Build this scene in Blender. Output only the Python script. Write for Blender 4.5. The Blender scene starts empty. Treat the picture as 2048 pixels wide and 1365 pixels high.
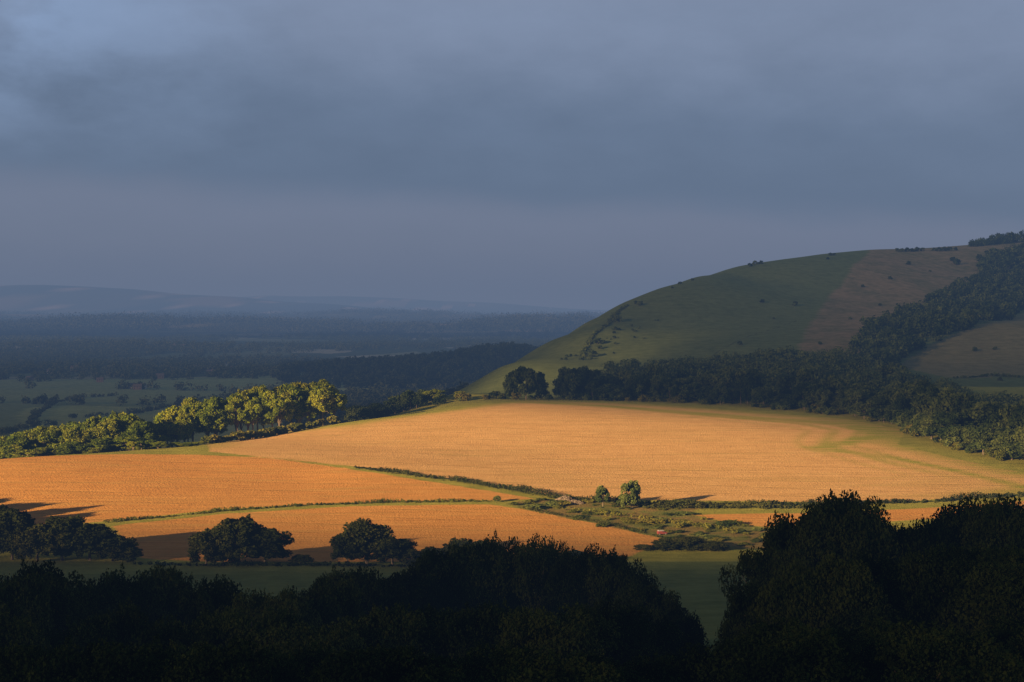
import bpy, math, numpy as np
rng = np.random.default_rng(11)
scene = bpy.context.scene
COL = scene.collection

# ------------------------------------------------------------------ image coordinate helpers
F = 2844.4          # focal length in pixels; u and v in the tables are image coordinates
H0 = 612.0          # image row of the level line
C0 = 1024.0
SUN_EL = math.radians(12.0)
SD = np.array([0.74, 0.67]); SD /= np.linalg.norm(SD)   # horizontal travel direction of sunlight

def S(u, v, D): return ((u-C0)/F*D, D, -(v-H0)/F*D)
def GZ(u, D, z): return ((u-C0)/F*D, D, z)

ctrl = [
 (0,-200,6),(-400,-200,0),(500,-200,10),(0,0,-2.2),(-200,0,-12),(200,0,-2),(0,60,-24),(-100,60,-28),(100,60,-22),
 (0,120,-42),(-200,120,-48),(60,150,-42),(110,200,-48),(200,120,-38),(0,200,-57),(-200,220,-62),(250,200,-52),
 (0,280,-69),(-250,300,-72),(300,280,-66),(0,360,-77),(-300,380,-78),(300,380,-75),
 (0,450,-80),(-150,450,-80),(150,450,-80),(400,480,-77),(-400,500,-82),
 S(200,1045,530),S(1000,1003,570),S(600,1010,565),S(600,960,630),S(0,920,680),S(400,919,680),S(200,980,600),
 S(540,922,675),S(720,938,650),S(1090,1000,575),S(410,890,740),
 GZ(200,800,-88),GZ(0,780,-90),GZ(-200,760,-92),GZ(-200,680,-79),GZ(-300,560,-82),
 S(700,845,840),S(1050,802,940),S(1500,820,880),S(1800,880,740),S(2048,942,650),S(1024,900,720),S(1024,850,800),
 S(1500,900,710),S(1600,1005,575),S(2048,985,600),GZ(2300,640,-76),S(700,890,740),
 GZ(700,960,-82),GZ(500,900,-86),GZ(1050,1010,-65),GZ(800,1050,-86),GZ(700,1150,-98),GZ(900,1230,-88),GZ(850,1330,-99),
 GZ(1300,1010,-60),GZ(1600,1000,-55),GZ(1900,820,-66),GZ(2048,760,-70),GZ(2048,900,-61),GZ(2400,900,-55),
 S(900,790,1020),S(1000,735,1200),S(1100,683,1330),S(1180,642,1420),S(1250,605,1500),S(1320,577,1570),S(1400,553,1650),S(1480,533,1725),S(1560,520,1800),S(1650,508,1875),S(1740,500,1950),
 S(1900,494,2050),S(2048,482,2150),S(2300,470,2200),
 GZ(1000,1450,-95),GZ(1150,1700,-70),GZ(1250,1850,-42),GZ(1400,1980,-2),GZ(1560,2150,28),GZ(1740,2350,50),GZ(2048,2550,72),GZ(2400,2600,80),
 GZ(1150,2100,-100),GZ(1300,2400,-90),GZ(1600,2700,-70),
 GZ(1200,1200,-46),S(1300,650,1380),S(1500,700,1200),S(1500,620,1450),S(1500,562,1640),S(1700,720,1150),S(1700,600,1550),
 S(1900,650,1350),S(2048,650,1300),S(2048,560,1780),S(1900,540,1800),S(2048,770,1020),S(2300,700,1250),S(2500,600,1700),
 GZ(0,1000,-101),GZ(-300,1000,-104),GZ(300,1200,-105),GZ(0,1300,-107),GZ(700,1350,-105),GZ(700,1650,-109),GZ(300,1700,-109),
 GZ(0,2000,-110),GZ(500,2100,-110),GZ(1000,2000,-109),GZ(1050,2500,-110),GZ(400,2700,-110),GZ(-100,2700,-110),GZ(-600,1500,-109),
 GZ(-900,900,-106),GZ(-1200,600,-95),
]
CP = np.array(ctrl, float)
def _U(r2):
    return np.where(r2 > 0, 0.5*r2*np.log(np.maximum(r2, 1e-20)), 0)
def _fit():
    X = CP[:, :2]/1000; n = len(X)
    d = X[:, None]-X[None]; K = _U((d**2).sum(-1)) + np.eye(n)*2e-5
    P = np.c_[np.ones(n), X]
    A = np.zeros((n+3, n+3)); A[:n, :n] = K; A[:n, n:] = P; A[n:, :n] = P.T
    b = np.zeros(n+3); b[:n] = CP[:, 2]
    return np.linalg.solve(A, b)
W = _fit()
def tps(x, y):
    X = x/1000; Y = y/1000
    out = W[-3]+W[-2]*X+W[-1]*Y
    for i in range(len(CP)):
        out = out + W[i]*_U((X-CP[i, 0]/1000)**2+(Y-CP[i, 1]/1000)**2)
    return out
def sst(a, b, t):
    t = np.clip((t-a)/(b-a), 0, 1); return t*t*(3-2*t)
def knoll(x, y):
    return 21*np.exp(-((x+190)/200)**2-((y-2180)/190)**2) + 33*np.exp(-((x-5)/95)**2-((y-2400)/200)**2) + 10*np.exp(-((x+70)/90)**2-((y-2250)/150)**2)
def ground(x, y):
    x = np.asarray(x, float); y = np.asarray(y, float)
    a = x/np.maximum(y, 500)
    xc = np.clip(x, -1000, 1300); yc = np.clip(y, -250, 2900)
    loc = np.clip(tps(xc, yc), -112, 125)
    w = sst(2900, 2350, y)*sst(-1100, -650, x)
    w = np.maximum(w, sst(100, 500, x)*sst(2900, 2400, y))
    w = np.maximum(w, sst(900, 500, y)*sst(-2200,-1400,x))
    pl = -110 + 2.0*np.sin(x/310+1)*np.sin(y/420) + 1.5*np.sin(x/170+y/260)
    pl = pl + 12*np.exp(-((x+900)/500)**2-((y-3600)/240)**2)
    pl = pl + (34+9*np.sin(a*22+1)+4*np.sin(a*61))*np.exp(-((y-6500)/800)**2)
    pl = pl + (50+9*np.sin(a*17+3)+6*np.sin(a*49))*np.exp(-((y-10000)/1300)**2)
    p3 = np.interp(a, [-.5, -.36, -.30, -.25, -.2, -.15, -.05, .05], [325, 331, 322, 262, 205, 150, 40, 0])
    pl = pl + (p3+6*np.sin(a*90))*np.exp(-((y-15000)/1700)**2)
    p4 = np.interp(a, [-.4, -.22, -.17, -.12, -.06, 0, .06, .2], [150, 190, 258, 248, 200, 130, 50, 10])
    pl = pl + (p4+7*np.sin(a*70+2))*np.exp(-((y-20500)/1800)**2)
    return loc*w + pl*(1-w) + knoll(x, y)
def gz(x, y): return float(ground(np.array([x]), np.array([y]))[0])
_ys = np.concatenate([np.arange(60, 1100, 1.5), np.arange(1100, 6000, 5.0)])
def P(u, v):
    """where the line of sight through an image pixel meets the ground"""
    xs = (u-C0)/F*_ys; zr = -(v-H0)/F*_ys
    g = ground(xs, _ys)
    k = np.argmax(g >= zr)
    if g[k] < zr[k]:
        m = _ys < 2400; k = np.argmin(np.where(m, zr-g, 1e9)/np.maximum(_ys, 1))
    return (xs[k], _ys[k])
def G(u, D): return ((u-C0)/F*D, D)

def seg_dist(px, py, a, b):
    ax, ay = a; bx, by = b
    dx, dy = bx-ax, by-ay; L = dx*dx+dy*dy+1e-9
    t = np.clip(((px-ax)*dx+(py-ay)*dy)/L, 0, 1)
    return np.hypot(px-ax-t*dx, py-ay-t*dy)
def line_dist(px, py, pts):
    d = np.full(px.shape, 1e9)
    for a, b in zip(pts[:-1], pts[1:]): d = np.minimum(d, seg_dist(px, py, a, b))
    return d
def inside(px, py, poly):
    r = np.zeros(px.shape, bool)
    for (ax, ay), (bx, by) in zip(poly, poly[1:]+poly[:1]):
        c = ((ay > py) != (by > py)) & (px < (bx-ax)*(py-ay)/((by-ay) if abs(by-ay) > 1e-9 else 1e-9)+ax)
        r ^= c
    return r
def sdf(px, py, poly):
    d = line_dist(px, py, poly+poly[:1])
    return np.where(inside(px, py, poly), d, -d)

# ------------------------------------------------------------------ materials
def new_mat(name):
    m = bpy.data.materials.new(name); m.use_nodes = True
    nt = m.node_tree; nt.nodes.clear()
    return m, nt, nt.nodes, nt.links
def noise(nd, lk, vec, scale, detail=3, rough=.55):
    n = nd.new('ShaderNodeTexNoise'); n.inputs['Scale'].default_value = scale
    n.inputs['Detail'].default_value = detail; n.inputs['Roughness'].default_value = rough
    lk.new(vec, n.inputs['Vector']); return n.outputs['Fac']
def ramp(nd, lk, fac, stops, interp='LINEAR'):
    r = nd.new('ShaderNodeValToRGB'); r.color_ramp.interpolation = interp
    e = r.color_ramp.elements
    while len(e) < len(stops): e.new(.5)
    for k, (p, c) in enumerate(stops):
        e[k].position = p; e[k].color = (*c, 1) if len(c) == 3 else c
    lk.new(fac, r.inputs[0]); return r.outputs[0]
def mixc(nd, lk, f, a, b, mode='MIX'):
    m = nd.new('ShaderNodeMix'); m.data_type = 'RGBA'; m.blend_type = mode
    for s, v in ((m.inputs[0], f), (m.inputs[6], a), (m.inputs[7], b)):
        if isinstance(v, (int, float)): s.default_value = v
        elif isinstance(v, tuple): s.default_value = (*v, 1)
        else: lk.new(v, s)
    return m.outputs[2]
def mth(nd, lk, op, a, b=None, c=None):
    m = nd.new('ShaderNodeMath'); m.operation = op
    for i, v in enumerate((a, b, c)):
        if v is None: continue
        if isinstance(v, (int, float)): m.inputs[i].default_value = v
        else: lk.new(v, m.inputs[i])
    return m.outputs[0]
def maprange(nd, lk, v, a, b, c=0., d=1.):
    m = nd.new('ShaderNodeMapRange'); m.inputs[1].default_value = a; m.inputs[2].default_value = b
    m.inputs[3].default_value = c; m.inputs[4].default_value = d; lk.new(v, m.inputs[0]); return m.outputs[0]

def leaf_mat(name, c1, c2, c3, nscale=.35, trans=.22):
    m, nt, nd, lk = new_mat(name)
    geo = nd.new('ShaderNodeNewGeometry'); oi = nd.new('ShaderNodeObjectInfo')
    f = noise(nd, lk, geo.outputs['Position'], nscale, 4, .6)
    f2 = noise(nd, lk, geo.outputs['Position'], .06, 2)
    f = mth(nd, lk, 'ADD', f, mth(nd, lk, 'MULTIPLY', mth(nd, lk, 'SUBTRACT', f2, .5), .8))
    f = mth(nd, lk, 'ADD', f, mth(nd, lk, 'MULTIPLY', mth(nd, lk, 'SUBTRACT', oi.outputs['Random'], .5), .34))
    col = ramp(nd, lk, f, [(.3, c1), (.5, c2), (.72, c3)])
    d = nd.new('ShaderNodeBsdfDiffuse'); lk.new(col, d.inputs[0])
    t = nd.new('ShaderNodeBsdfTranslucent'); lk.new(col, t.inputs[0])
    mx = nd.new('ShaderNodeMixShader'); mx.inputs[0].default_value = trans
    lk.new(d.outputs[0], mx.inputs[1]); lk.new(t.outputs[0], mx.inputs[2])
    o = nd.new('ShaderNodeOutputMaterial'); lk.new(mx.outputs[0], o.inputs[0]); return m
def simple_mat(name, c1, c2, scale=2., rough=.85, bump=0.):
    m, nt, nd, lk = new_mat(name)
    geo = nd.new('ShaderNodeNewGeometry')
    f = noise(nd, lk, geo.outputs['Position'], scale, 4)
    col = ramp(nd, lk, f, [(.3, c1), (.7, c2)])
    p = nd.new('ShaderNodeBsdfPrincipled'); lk.new(col, p.inputs['Base Color']); p.inputs['Roughness'].default_value = rough
    o = nd.new('ShaderNodeOutputMaterial'); lk.new(p.outputs[0], o.inputs[0]); return m

M_fore = leaf_mat('foliage_shade_tint', (.012, .022, .006), (.030, .048, .010), (.065, .085, .018), .35, .12)  # darker greens carry the slope's shade in the leaf colour
M_row = leaf_mat('foliage_edge_shade', (.020, .029, .008), (.036, .048, .012), (.06, .066, .018), .5, .12)  # greens dulled so sun reaching these trees still reads as shade
M_gold = leaf_mat('foliage_sun_tint', (.10, .15, .010), (.18, .23, .015), (.27, .29, .025), .3, .34)  # sunlight painted in as brighter, yellower leaf colours
M_goldg = leaf_mat('foliage_sun_tint_green', (.065, .105, .010), (.12, .165, .016), (.19, .215, .026), .3, .32)  # deeper greens, with part of the sunlight painted in too
M_wood = leaf_mat('foliage_woodland', (.030, .052, .014), (.065, .095, .026), (.13, .165, .045), .12)
M_hedge = leaf_mat('foliage_hedge', (.055, .075, .014), (.11, .13, .022), (.18, .17, .035), .4)
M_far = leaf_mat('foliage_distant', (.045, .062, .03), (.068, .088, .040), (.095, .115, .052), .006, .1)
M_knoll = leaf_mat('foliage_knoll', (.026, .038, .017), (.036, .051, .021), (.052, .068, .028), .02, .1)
M_ridge = leaf_mat('foliage_ridge_shade', (.007, .010, .006), (.011, .015, .009), (.018, .022, .013), .0015, .1)  # near-black leaves paint in the shade missing this far out
M_bark = simple_mat('bark', (.06, .048, .033), (.22, .18, .12), 3.)

# ------------------------------------------------------------------ mesh builders
def mesh_quads(name, V, mats, mi=None, smooth=False):
    n = len(V); me = bpy.data.meshes.new(name)
    me.vertices.add(n*4); me.vertices.foreach_set('co', V.reshape(-1).astype(np.float32))
    me.loops.add(n*4); me.loops.foreach_set('vertex_index', np.arange(n*4, dtype=np.int32))
    me.polygons.add(n); me.polygons.foreach_set('loop_start', np.arange(0, n*4, 4, dtype=np.int32))
    for m in mats: me.materials.append(m)
    if mi is not None: me.polygons.foreach_set('material_index', mi.astype(np.int32))
    me.update(calc_edges=True); return me
def rnd_dir(n):
    d = rng.normal(size=(n, 3)); return d/np.linalg.norm(d, axis=1)[:, None]
def leaves(centers, radii, counts, size, squash=.8, outward=.65):
    c = np.repeat(centers, counts, 0); r = np.repeat(radii, counts, 0)
    n = len(c); d = rnd_dir(n)
    rr = .4+.7*rng.random(n)**.8
    p = c + d*(r*rr)[:, None]*np.array([1, 1, squash])
    nrm = d*outward+rnd_dir(n)*.8; nrm /= np.linalg.norm(nrm, axis=1)[:, None]
    t = np.cross(nrm, rnd_dir(n)); t /= np.linalg.norm(t, axis=1)[:, None]
    b = np.cross(nrm, t)
    s = (size*(.55+.9*rng.random(n)))[:, None]
    e = (.5+.35*rng.random(n))[:, None]
    return np.stack([p-t*s, p-b*s*e, p+t*s, p+b*s*e], 1)
def tube(path, rad, k=6):
    path = np.array(path, float); rings = []
    for i, p in enumerate(path):
        tdir = path[min(i+1, len(path)-1)]-path[max(i-1, 0)]; tdir /= np.linalg.norm(tdir)+1e-9
        a = np.cross(tdir, [.3, 1, .1]); a /= np.linalg.norm(a); b = np.cross(tdir, a)
        ang = np.arange(k)*2*np.pi/k
        rings.append(p+rad[i]*(np.cos(ang)[:, None]*a+np.sin(ang)[:, None]*b))
    q = []
    for r0, r1 in zip(rings[:-1], rings[1:]):
        for j in range(k): q.append([r0[j], r0[(j+1) % k], r1[(j+1) % k], r1[j]])
    return np.array(q)
def crown_parts(H, R, nclump, nleaf, size, base=.28, rc=.24, pw=.95):
    """clumped crown with uneven outline"""
    d = rnd_dir(nclump*3); d[:, 2] = np.where(d[:, 2] < -.5, -d[:, 2], d[:, 2]); d = d[:nclump]
    lob = rnd_dir(7); lob[:, 2] *= .5; amp = .05+.3*rng.random(7)
    ext = .74+sum(amp[i]*np.clip(d@lob[i], 0, 1)**2 for i in range(7))
    rad = np.minimum(ext, 1.08)*(.3+.7*rng.random(nclump)**.38)
    cz = H*(base+1)/2; hz = H*(1-base)/2
    dd = np.sign(d)*np.abs(d)**pw
    c = dd*rad[:, None]*np.array([R, R, hz*.95])+np.array([0, 0, cz-.03*H])
    r = R*rc*(.45+1.1*rng.random(nclump))
    w = r**2; cnt = np.maximum((nleaf*w/w.sum()).astype(int), 3)
    return c, r, cnt
def build_tree(H, R, nclump, nleaf, size, base=.28, rc=.24, k=6, nl=9, sprigs=14, pw=.95, reach=.11):
    c, r, cnt = crown_parts(H, R, nclump, nleaf, size, base, rc, pw)
    L = [leaves(c, r, cnt, size)]
    pick = rng.choice(len(c), min(sprigs, len(c)), replace=False)
    out = c[pick]-np.array([0, 0, H*.45]); out /= np.linalg.norm(out, axis=1)[:, None]
    out = out+rnd_dir(len(out))*.5; ln = rng.uniform(.3, 1., len(out))[:, None]
    for t in np.linspace(0, 1, 8):
        p = c[pick]+out*(r[pick][:, None]*.6+R*reach*t*ln)
        L.append(leaves(p, np.full(len(p), R*.055*(1.15-t)), np.full(len(p), max(int(8*(1.2-t)), 2)), size*(.9-.35*t)))
    tk = [tube([(0, 0, -1), (0.1, 0, H*.12), (-.1, .15, H*.3), (.15, .1, H*.55), (0, 0, H*.82)], [H*.03, H*.022, H*.018, H*.012, H*.004], k)]
    for i in rng.choice(len(c), min(nl, len(c)), replace=False):
        z0 = H*(.16+.3*rng.random()); e = c[i]
        mid = np.array([e[0]*.45, e[1]*.45, z0+(e[2]-z0)*.6])
        tk.append(tube([(0, 0, z0), mid, e], [H*.011, H*.007, H*.003], max(k-2, 3)))
    return np.concatenate(L), np.concatenate(tk)

SPEC = {}
def variants(kind, n, mat, **kw):
    out = []
    for i in range(n):
        H = kw['H']*(.9+.2*rng.random()); R = kw['R']*(.9+.25*rng.random())
        L, T = build_tree(H, R, kw['nc'], kw['nl'], kw['size'], kw.get('base', .28), kw.get('rc', .24), kw.get('k', 6), kw.get('limbs', 9), kw.get('sprigs', 14), kw.get('pw', .95), kw.get('reach', .11))
        cm = mesh_quads(kind+'_crown', L, [mat]); tm = mesh_quads(kind+'_trunk', T, [M_bark])
        both = mesh_quads(kind+'_whole', np.concatenate([L, T]), [mat, M_bark], np.r_[np.zeros(len(L)), np.ones(len(T))])
        Ht = float(np.percentile(L[:, :, 2], 99.7))
        out.append((cm, tm, both, Ht, R))
    SPEC[kind] = out
variants('fore', 8, M_fore, H=16, R=8.0, nc=120, nl=38000, size=.18, base=.05, rc=.18, k=8, limbs=26, sprigs=60, pw=.95, reach=.09)
variants('row', 5, M_row, H=14, R=6.6, nc=110, nl=11000, size=.34, base=-.1, rc=.19, limbs=16, sprigs=30, pw=1.0)
variants('gold', 6, M_gold, H=20, R=6.6, nc=60, nl=7500, size=.44, base=.08, rc=.22, limbs=18, sprigs=24)
variants('goldgreen', 5, M_goldg, H=20, R=6.8, nc=54, nl=7000, size=.46, base=0., rc=.23, limbs=10, sprigs=20)
variants('goldopen', 3, M_gold, H=20, R=6.8, nc=46, nl=3600, size=.44, base=.18, rc=.19, limbs=28)
variants('wood', 7, M_wood, H=18, R=6.8, nc=42, nl=4400, size=.6, base=-.08, rc=.26, limbs=5, k=4)
variants('bushdark', 3, M_wood, H=5, R=3.2, nc=26, nl=900, size=.42, base=-.15, rc=.3, limbs=4, k=4)
variants('bushgold', 3, M_hedge, H=4, R=2.6, nc=22, nl=800, size=.34, base=-.15, rc=.3, limbs=4, k=4)

def put_tree(kind, x, y, H, w=None, parts=True, name='broadleaf_tree', label='', group='', cat='tree', sink=.3):
    v = SPEC[kind][rng.integers(len(SPEC[kind]))]
    if kind == 'fore' and w: w = max(w, .29*H)
    sz = H/v[3]; sx = (w/ v[4]) if w else sz*(.9+.25*rng.random())
    z = gz(x, y)-sink
    rot = rng.random()*6.283
    if parts:
        o = bpy.data.objects.new(name, None); o.empty_display_size = .5; COL.objects.link(o)
        for nm, me in (('trunk', v[1]), ('crown', v[0])):
            c = bpy.data.objects.new(nm, me); c.parent = o; COL.objects.link(c)
    else:
        o = bpy.data.objects.new(name, v[2]); COL.objects.link(o)
    o.location = (x, y, z); o.scale = (sx, sx*(.9+.2*rng.random()), sz); o.rotation_euler = (0, 0, rot)
    o['label'] = label; o['category'] = cat
    if group: o['group'] = group
    return o
def tree_top(kind, u, D, vtop, w=None, hmax=40, hmin=2., **kw):
    x, y = G(u, D); H = -(vtop-H0)/F*D-gz(x, y)
    H = min(max(H, hmin), hmax)
    return put_tree(kind, x, y, H, w, **kw)

# ------------------------------------------------------------------ field layout (plan)
fA = [G(-250, 700), G(0, 700), G(400, 694), G(540, 684), P(640, 931), P(860, 964), P(1080, 1000), P(1000, 1001.5), P(700, 1006), P(450, 1018), P(210, 1043), G(-250, 500)]
fB = [P(225, 1052), P(450, 1028), P(700, 1014), P(980, 1010), P(1060, 1023), P(1200, 1050), P(1335, 1080), G(1250, 452), G(1190, 447), G(800, 444), G(400, 444), G(285, 450)]
fC = [G(412, 748), P(420, 904), P(560, 918), P(720, 935), P(900, 958), P(1100, 991), P(1200, 1000), P(1600, 1005), P(1800, 1005), P(2048, 987), G(2350, 606),
      G(2300, 640), P(2040, 946), P(1900, 916), P(1795, 890), P(1812, 862), P(1700, 840), P(1500, 824), G(1300, 912), G(1050, 945), G(900, 890), P(690, 850), P(600, 862), P(480, 878)]
fD1 = [P(1380, 1030), P(1480, 1028), P(1700, 1026), P(1700, 1042), P(1540, 1056), P(1450, 1046)]
fD2 = [P(1720, 1024), P(1900, 1014), P(2048, 1002), G(2300, 590), G(2300, 550), P(2048, 1020), P(1900, 1036), P(1740, 1046)]
scrub = [P(1010, 1008), P(1110, 998), P(1300, 1010), P(1400, 1016), P(1380, 1030), P(1450, 1048), P(1540, 1058), P(1540, 1100), P(1340, 1100), P(1330, 1080), P(1060, 1022)]
brown = [P(1738, 508), P(1690, 560), P(1650, 605), P(1612, 660), P(1592, 716), P(1700, 716), P(1840, 660), P(1980, 600), G(2200, 1600), G(2500, 2400), G(1745, 2400)]
lowslope = [P(1790, 735), P(1860, 690), P(1950, 655), P(2048, 628), G(2400, 1450), G(2400, 1050), P(2048, 752), P(1900, 756)]
band = [G(1020, 930), P(1200, 812), P(1500, 836), P(1700, 850), P(1760, 868)]
band2 = [P(1640, 900), P(1760, 912), P(1900, 940), P(2048, 975)]
band3 = [P(1760, 870), P(1700, 884), P(1640, 897)]
track = [P(1163, 722), P(1170, 700), P(1185, 675), P(1215, 650), P(1240, 622), P(1255, 612)]
path1 = [P(1420, 715), P(1500, 672), P(1600, 640), P(1700, 625)]
path2 = [P(1750, 590), P(1850, 560), P(1950, 528)]
hedgeAC = [P(715, 937), P(800, 948), P(900, 962), P(1000, 978), P(1100, 996)]
hedgeAB = [P(205, 1048), P(330, 1035), P(450, 1023), P(600, 1013), P(760, 1007), P(900, 1005), P(990, 1004)]

# ------------------------------------------------------------------ ground sheet
def axis(dense, ratio, lim):
    a = list(dense); s = a[-1]-a[-2]
    while a[-1] < lim: s *= ratio; a.append(a[-1]+s)
    return a
xs = axis(np.concatenate([np.arange(0, 420, 3), np.arange(420, 1101, 8)]), 1.06, 30000)
xs = np.array([-v for v in xs[::-1]][:-1]+xs)
ys = axis(np.concatenate([np.arange(-400, 380, 12), np.arange(380, 1000, 3), np.arange(1000, 2601, 8)]), 1.03, 32000)
ys = np.array(ys)
X, Y = np.meshgrid(xs, ys); nx, ny = len(xs), len(ys)
Z = ground(X, Y)
px, py, pz = X.ravel(), Y.ravel(), Z.ravel()
loc = (py > 380) & (py < 1010) & (np.abs(px) < 700)
wheat = np.full(px.shape, -50.); tone = np.zeros(px.shape); green = np.zeros(px.shape)
lx, ly = px[loc], py[loc]
sC = sdf(lx, ly, fC); sA = sdf(lx, ly, fA); sB = sdf(lx, ly, fB)
wheat[loc] = np.maximum.reduce([sA, sB, sC, sdf(lx, ly, fD1), sdf(lx, ly, fD2)])
tone[loc] = np.where(sC > -2, 1., 0.)
edgeside = np.clip(sst(690, 760, ly+lx*.0)+sst(150, 230, lx), 0, 1)
eright = np.clip(sst(60, 130, lx)*sst(600, 680, ly), 0, 1)
green[loc] = np.clip(np.exp(-(line_dist(lx, ly, band)/8.)**2)+np.exp(-(line_dist(lx, ly, band2)/4.5)**2)*.75+np.exp(-(line_dist(lx, ly, band3)/7.)**2)*.9+np.exp(-(np.abs(sC)/14.)**2)*edgeside
   + (np.exp(-((sC-24)/2.4)**2)*.55+np.exp(-((sC-36)/3.5)**2)*.7+np.exp(-((sC-50)/2.4)**2)*.4)*eright, 0, 1)
hil = (py > 1000) & (py < 2900) & (px > -250) & (px < 2500)
bsd = np.full(px.shape, -80.); bsd[hil] = sdf(px[hil], py[hil], brown)
trk = np.full(px.shape, 80.); trk[hil] = np.minimum(line_dist(px[hil], py[hil], track), np.minimum(line_dist(px[hil], py[hil], path1), line_dist(px[hil], py[hil], path2))+1.8)
tint = np.zeros((len(px), 3)); tint[:] = (.27, .28, .055)
tint[py < 446] = (.15, .19, .052)
m = loc.copy(); m[loc] = inside(lx, ly, scrub)
sv = (np.sin(px/7+py/11)*np.sin(py/6-px/13)+rng.normal(size=len(px))*.3)
tint[m] = np.where((sv[m] > 0)[:, None], (.21, .17, .055), (.15, .17, .045))
pl = (py > 900) & ((pz < -84) | (py > 2600) | (knoll(px, py) > 3))
sx = rng.uniform(-1, 1, 1500); sy = 900*(33000/900)**rng.random(1500)
sx = sx*(sy*.42+250)
pal = np.array([(.055, .072, .035)]*7+[(.10, .12, .055), (.09, .115, .055), (.14, .16, .085), (.24, .24, .17), (.19, .2, .12)])
pc = pal[rng.integers(0, len(pal), 1500)]
pc = pc*np.where(sy > 4900, .26, 1.)[:, None]  # far ground darkened in colour, since no shade is cast there
idx = np.where(pl)[0]; best = np.full(len(idx), 1e18); bi = np.zeros(len(idx), int)
wx = px[idx]+30*np.sin(py[idx]/140); wy = py[idx]+30*np.sin(px[idx]/170)
for k in range(1500):
    s = (1/(sy[k]*.05+60))
    d = ((wx-sx[k])*s)**2+((wy-sy[k])*s*.6)**2
    q = d < best; best[q] = d[q]; bi[q] = k
tint[idx] = pc[bi]
near = pl & (py < 2100) & (px < -150)
tn = np.sin(px/95+py/260)*np.sin(py/150+px/400)
tint[near] = np.where((tn[near] > .25)[:, None], (.27, .32, .12), (.18, .23, .10))
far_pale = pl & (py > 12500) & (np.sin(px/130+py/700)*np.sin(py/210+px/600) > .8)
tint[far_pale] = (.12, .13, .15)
hl = hil & ~pl; tint[hl] = (.118, .155, .05)
m = hl.copy(); m[hl] = inside(px[hl], py[hl], lowslope); tint[m] = (.18, .175, .08)

V = np.c_[px, py, pz].astype(np.float32)
me = bpy.data.meshes.new('ground'); me.vertices.add(len(V)); me.vertices.foreach_set('co', V.ravel())
ii = np.arange(nx*ny).reshape(ny, nx)
Q = np.stack([ii[:-1, :-1], ii[:-1, 1:], ii[1:, 1:], ii[1:, :-1]], -1).reshape(-1, 4)
me.loops.add(Q.size); me.loops.foreach_set('vertex_index', Q.ravel().astype(np.int32))
me.polygons.add(len(Q)); me.polygons.foreach_set('loop_start', np.arange(0, Q.size, 4, dtype=np.int32))
me.update(calc_edges=True); me.polygons.foreach_set('use_smooth', np.ones(len(Q), bool))
for nm, arr in (('wheat', wheat), ('tone', tone), ('green', green), ('brown', bsd), ('track', trk)):
    at = me.attributes.new(nm, 'FLOAT', 'POINT'); at.data.foreach_set('value', arr.astype(np.float32))
at = me.attributes.new('tint', 'FLOAT_COLOR', 'POINT'); at.data.foreach_set('color', np.c_[tint, np.ones(len(tint))].astype(np.float32).ravel())
go = bpy.data.objects.new('ground', me); COL.objects.link(go)
go['kind'] = 'structure'; go['label'] = 'rolling downland with ripe wheat fields, pasture and wooded plain'; go['category'] = 'ground'

m, nt, nd, lk = new_mat('ground_cover')
geo = nd.new('ShaderNodeNewGeometry'); pos = geo.outputs['Position']
def att(n):
    a = nd.new('ShaderNodeAttribute'); a.attribute_name = n; return a
def stretch(sx_, sy_, rot=0.):
    mp = nd.new('ShaderNodeMapping'); mp.inputs['Scale'].default_value = (sx_, sy_, 1); mp.inputs['Rotation'].default_value = (0, 0, rot)
    lk.new(pos, mp.inputs['Vector']); return mp.outputs[0]
n_f = noise(nd, lk, pos, 1.1, 4, .65); n_m = noise(nd, lk, pos, .12, 4, .6); n_l = noise(nd, lk, pos, .02, 4, .6)
n_s = noise(nd, lk, stretch(.03, .45, .12), 1., 3, .6)
n_s2 = noise(nd, lk, stretch(.012, .16, -.2), 1., 4, .6)
wsum = mth(nd, lk, 'ADD', att('wheat').outputs['Fac'], mth(nd, lk, 'MULTIPLY', mth(nd, lk, 'SUBTRACT', n_m, .5), 4.))
wm = maprange(nd, lk, wsum, -.8, .8)
wf = mth(nd, lk, 'ADD', mth(nd, lk, 'MULTIPLY', n_f, .35), mth(nd, lk, 'ADD', mth(nd, lk, 'MULTIPLY', n_s, .4), mth(nd, lk, 'MULTIPLY', n_m, .25)))
wA = ramp(nd, lk, wf, [(.32, (.39, .195, .055)), (.5, (.55, .28, .078)), (.68, (.66, .365, .11))])
wC = ramp(nd, lk, wf, [(.32, (.44, .265, .10)), (.5, (.60, .375, .15)), (.68, (.72, .48, .21))])
wcol = mixc(nd, lk, att('tone').outputs['Fac'], wA, wC)
sxy = nd.new('ShaderNodeSeparateXYZ'); lk.new(pos, sxy.inputs[0])
rowc = mth(nd, lk, 'ADD', sxy.outputs[1], mth(nd, lk, 'ADD', mth(nd, lk, 'MULTIPLY', sxy.outputs[0], .16), mth(nd, lk, 'MULTIPLY', mth(nd, lk, 'SINE', mth(nd, lk, 'MULTIPLY', sxy.outputs[0], .012)), 9.)))
fr = mth(nd, lk, 'FRACT', mth(nd, lk, 'DIVIDE', rowc, 19.))
tram = maprange(nd, lk, mth(nd, lk, 'ABSOLUTE', mth(nd, lk, 'SUBTRACT', fr, .5)), .0, .07, .4, 0.)
tram = mth(nd, lk, 'MULTIPLY', tram, maprange(nd, lk, n_l, .35, .6))
wcol = mixc(nd, lk, tram, wcol, (.30, .2, .06))
wcol = mixc(nd, lk, maprange(nd, lk, n_s2, .5, .72, 0., .42), wcol, (.36, .28, .085))
gfac = mth(nd, lk, 'MULTIPLY', att('green').outputs['Fac'], maprange(nd, lk, n_s, .34, .56, .35, 1.))
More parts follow.
